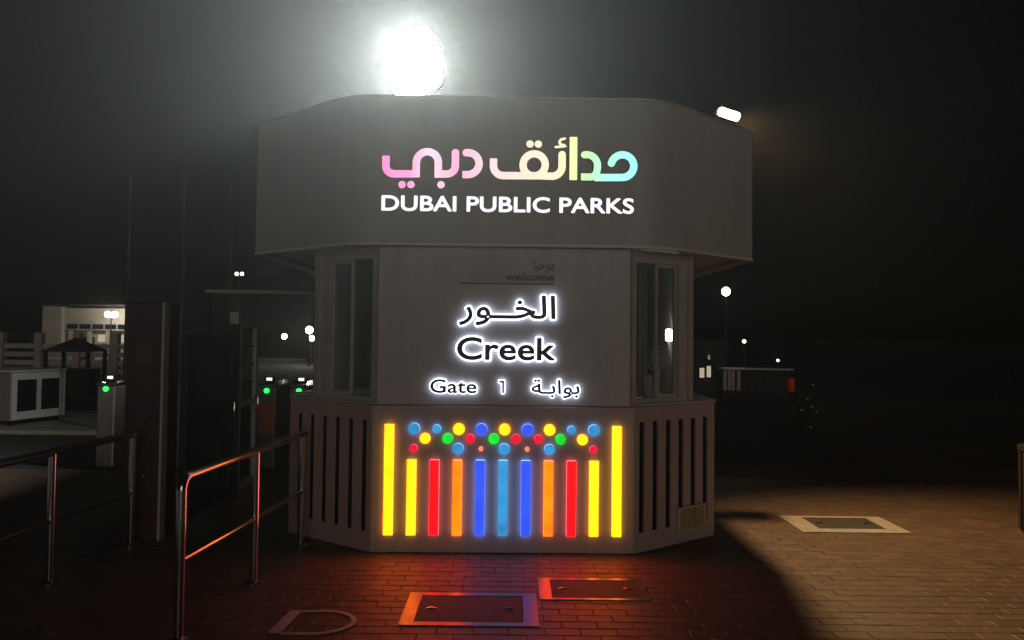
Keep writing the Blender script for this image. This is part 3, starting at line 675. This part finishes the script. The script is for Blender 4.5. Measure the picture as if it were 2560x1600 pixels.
for k in range(4): MB().box(-3.2, 5.6, -.03, .03, .35 + k * .26, .50 + k * .26).build('fence_board', 'fence_board', T)

def lamp_post(label, x, y, z, r, mat, group='lamp posts in the distance', twin=0, light=0, colr=(1, .9, .7)):
    T = thing('lamp_post', label, 'lamp post', (x, y, -.05), 0, group)
    MB().lathe([(.1, 0), (.1, .12), (.05, .16), (.035, z - r)], (0, 0, 0), 10).build('pole', 'dark_metal', T, smooth=True)
    for dx in ((-twin, twin) if twin else (0,)):
        prof = [(max(.004, r * math.cos(R(a))), r * math.sin(R(a))) for a in range(-90, 91, 15)]
        MB().lathe(prof, (dx, 0, z + .05), 14).build('lamp_globe', mat, T, smooth=True)
        MB().lathe([(r * .5, 0), (r * .55, .02), (r * .2, r * .25)], (dx, 0, z + .05 + r * .97), 12).build('lamp_cap', 'dark_metal', T, smooth=True)
    if twin: MB().tube([(-twin, 0, z - r * .9), (0, 0, z - r * 1.3), (twin, 0, z - r * .9)], .03, 8).build('cross_arm', 'dark_metal', T, smooth=True)
    if light:
        l = bpy.data.lights.new('lamp_light', 'POINT'); l.energy = light; l.color = colr; l.shadow_soft_size = r
        o = bpy.data.objects.new('lamp_light', l); col.objects.link(o); o.parent = T; o.location = (0, -r * 1.6 - .05, z + .05)
    return T
lamp_post('twin globe lamp post beside the far beige building', -23.2, 44, 2.62, .17, 'lamp_white', twin=.2, light=60)
lamp_post('bright single globe lamp, leftmost of three near the turnstiles', -14.95, 50, 1.44, .17, 'lamp_white')
lamp_post('bright globe lamp, highest of the pair left of the kiosk window', -10.65, 40, 1.83, .19, 'lamp_white', light=80)
lamp_post('globe lamp just below the highest one, left of the kiosk window', -11.3, 43, 1.38, .15, 'lamp_white')
lamp_post('tall dim twin lamp post above the overhead beam', -14.4, 40, 4.75, .10, 'lamp_dim', twin=.14)
lamp_post('bright warm globe lamp hanging in view below the right canopy corner', 7.04, 25, 3.17, .14, 'lamp_warm')
lamp_post('small dim lamp post right of the bright globe lamp', 10.7, 35, 1.5, .09, 'lamp_dim')
lamp_post('tiny low lamp at far right above the dark shed', 14.0, 40, .50, .075, 'lamp_dim')

# ------------------------------------------------------------------ right background
T = thing('lit_booth', 'far booth with two warm lit windows behind a dark tree, right of the kiosk', 'building', (7.65, 30, -.05))
MB().box(-.6, .8, .05, 2, 0, 1.5).build('wall', 'roof_dark', T)
for a_, b_, c_, d_ in ((-.22, -.04, .12, .50), (.06, .22, .14, .58), (.10, .18, .85, 1.0)): MB().box(a_, b_, .03, .049, c_, d_).build('lit_pane', 'lit_window', T)
MB().box(-.7, .9, -.05, 2.1, 1.502, 1.58).build('roof', 'roof_dark', T)
def leaves(n, rx, ry, rz, cz, size, seed, mat):
    rg = random.Random(seed); m = MB()
    for _ in range(n):
        while True:
            p = Vector((rg.uniform(-1, 1), rg.uniform(-1, 1), rg.uniform(-1, 1)))
            if .25 < p.length < 1 and math.sin(p.x * 5 + seed) * math.cos(p.y * 4 + p.z * 5) > -.55: break
        c = Vector((p.x * rx, p.y * ry, cz + p.z * rz)); a = Vector((rg.gauss(0, 1), rg.gauss(0, 1), rg.gauss(0, 1))).normalized(); b = a.orthogonal().normalized(); s_ = size * rg.uniform(.6, 1.3)
        m.add([c - a * s_, c + b * s_ * .4, c + a * s_, c - b * s_ * .4], [(0, 1, 2, 3)])
    return m
def tree(label, x, y, h, r, seed):
    T = thing('small_tree', label, 'tree', (x, y, -.05), 0)
    tk = MB().tube([(0, 0, 0), (.03, 0, h * .3), (-.02, .02, h * .62)], [.05, .04, .025], 8)
    for a in range(5): tk.tube([(0, 0, h * (.3 + .06 * a)), (r * .6 * math.cos(a * 2.1), r * .6 * math.sin(a * 2.1), h * (.55 + .07 * a))], [.02, .008], 6)
    tk.build('trunk', 'bark', T, smooth=True)
    leaves(420, r, r, h * .3, h * .74, .04, seed, 'leaf').build('crown', 'leaf', T)
tree('slim dark tree in front of the far lit booth windows', 7.42, 28.2, 1.7, .42, 3)
T = thing('dark_shed', 'low dark shed with pale upright boards, right of the kiosk', 'shed', (6.55, 20, -.05))
MB().box(-1.0, .75, 0, .5, 0, .86).build('shed_wall', 'roof_dark', T)
MB().box(-1.0, .85, -.08, .55, .862, .90).build('roof_slab', 'grey_metal', T)
for a_, b_ in ((-.99, -.90), (-.87, -.78), (-.77, -.69), (-.63, -.54)): MB().box(a_, b_, -.03, -.002, .32, .84).build('board', 'fence_board', T)
T = thing('red_post', 'dim red marker post right of the dark shed', 'post', (7.36, 20, -.05))
MB().lathe([(.07, 0), (.07, .1), (.05, .12), (.05, .30)], (0, 0, 0), 14).build('post_foot', 'dark_metal', T, smooth=True)
MB().lathe([(.055, .30), (.075, .34), (.075, .60), (.05, .66)], (0, 0, 0), 14).build('red_head', 'red_lamp', T, smooth=True)
T = thing('glint_shrub', 'dark shrub with a few pale specks for glints, right of the red marker post', 'shrub', (4.95, 12.9, 0))
leaves(700, .32, .28, .34, .40, .04, 11, 'leaf').build('foliage', 'leaf', T)
MB().tube([(0, 0, 0), (.02, 0, .25), (0, .02, .5)], [.02, .015, .008], 6).build('stem', 'bark', T, smooth=True)
for x_, y_, z_ in ((-.05, -.3, .62), (.02, -.3, .50), (.10, -.3, .42), (-.14, -.29, .44), (0, -.3, .16), (.04, -.3, .86)):
    MB().lathe([(.004, 0), (.022, .012), (.028, .03), (.006, .024)], (x_, y_, z_), 8).build('glint_speck', 'paper', T)  # pale specks painted as the sparkling glints in the dark growth
T = thing('litter_bin', 'dark brown slatted litter bin with a flat rim at the right edge', 'bin', (4.63, 6.45, 0))
MB().lathe([(.25, .02), (.26, .04), (.26, .68), (.24, .68), (.24, .06)], (0, 0, 0), 16).build('bin_body', 'black_plastic', T)
for k in range(18):
    a = 2 * math.pi * k / 18; c_, s_ = math.cos(a), math.sin(a); t_ = (-s_, c_)
    q = [(c_ * r_ + t_[0] * u, s_ * r_ + t_[1] * u) for r_, u in ((.265, -.036), (.285, -.036), (.285, .036), (.265, .036))]
    MB().prism(q, .03, .70).build('slat', 'bin_brown', T)
MB().lathe([(.22, .702), (.295, .702), (.295, .735), (.22, .735)], (0, 0, 0), 28).build('rim', 'bin_brown', T, smooth=True)

# ------------------------------------------------------------------ manhole covers and the painted mark
def manhole(label, x0, x1, y0, y1, c0, c1, d0, d1, fm='concrete'):
    T = thing('manhole_cover', label, 'manhole cover', ((x0 + x1) / 2, (y0 + y1) / 2, 0)); ox, oy = (x0 + x1) / 2, (y0 + y1) / 2
    a, b, c, d = x0 - ox, x1 - ox, y0 - oy, y1 - oy; e, f, g_, h_ = c0 - ox, c1 - ox, d0 - oy, d1 - oy
    zt = .007
    m = MB().box(a, b, c, g_, -.04, zt).box(a, b, h_, d, -.04, zt).box(a, e, g_, h_, -.04, zt).box(f, b, g_, h_, -.04, zt)
    m.build('cover_frame', fm, T)
    MB().box(e + .006, f - .006, g_ + .006, h_ - .006, -.04, .004).build('cover_plate', 'cover_iron', T)
    for xx in (e + .08, f - .08): MB().tube([(xx - .03, (g_ + h_) / 2, .003), (xx, (g_ + h_) / 2, .009), (xx + .03, (g_ + h_) / 2, .003)], .005, 6).build('lifting_eye', 'steel', T)
manhole('rectangular manhole in a pale concrete frame on the warmly lit paving at right', 2.47, 3.39, 6.46, 7.04, 2.66, 3.24, 6.58, 6.98)
manhole('rectangular manhole in front of the kiosk, frame lit orange on its left', -.62, .17, 4.31, 4.85, -.54, .085, 4.36, 4.80, 'frame_steel')
manhole('rectangular manhole close to the kiosk, right of the orange-edged one', .19, .88, 4.75, 5.17, .27, .84, 4.78, 5.13, 'frame_steel')
# painted D-shaped outline
m = MB(); z = .007
def strip(pts, w_):
    vs = []; n = len(pts)
    for i, p in enumerate(pts):
        a = Vector(pts[max(i - 1, 0)]); b = Vector(pts[min(i + 1, n - 1)]); t = (b - a).normalized(); nn = Vector((-t.y, t.x)); ww = w_[i] if isinstance(w_, list) else w_
        vs += [(p[0] + nn.x * ww / 2, p[1] + nn.y * ww / 2, z), (p[0] - nn.x * ww / 2, p[1] - nn.y * ww / 2, z)]
    m.add(vs, [(2 * i, 2 * i + 1, 2 * i + 3, 2 * i + 2) for i in range(n - 1)])
strip([(-1.275, 4.17), (-1.245, 4.52)], .07)
strip([(-1.205, 4.50)] + [(-1.10 + .225 * math.cos(R(a)), 4.345 + .175 * math.sin(R(a))) for a in range(80, -91, -10)] + [(-1.235, 4.172)], .032)
tag(m.build('painted_mark', 'road_paint'), 'faded pale painted half-circle on the paving beside the foreground railing', 'road marking')

# ------------------------------------------------------------------ haze: the night air that glows round the lamps
hz = MB().box(-60, 60, -8, 75, -1.4, 6.6)
hm = bpy.data.materials.new('night_haze'); hm.use_nodes = True; t = hm.node_tree; t.nodes.remove(t.nodes['Principled BSDF'])
pv = t.nodes.new('ShaderNodeVolumePrincipled'); pv.inputs['Color'].default_value = (.9, .93, .92, 1); pv.inputs['Density'].default_value = .0011; pv.inputs['Anisotropy'].default_value = .76
t.links.new(pv.outputs[0], t.nodes['Material Output'].inputs['Volume']); MATS['night_haze'] = hm
tag(hz.build('haze', 'night_haze'), kind='stuff')
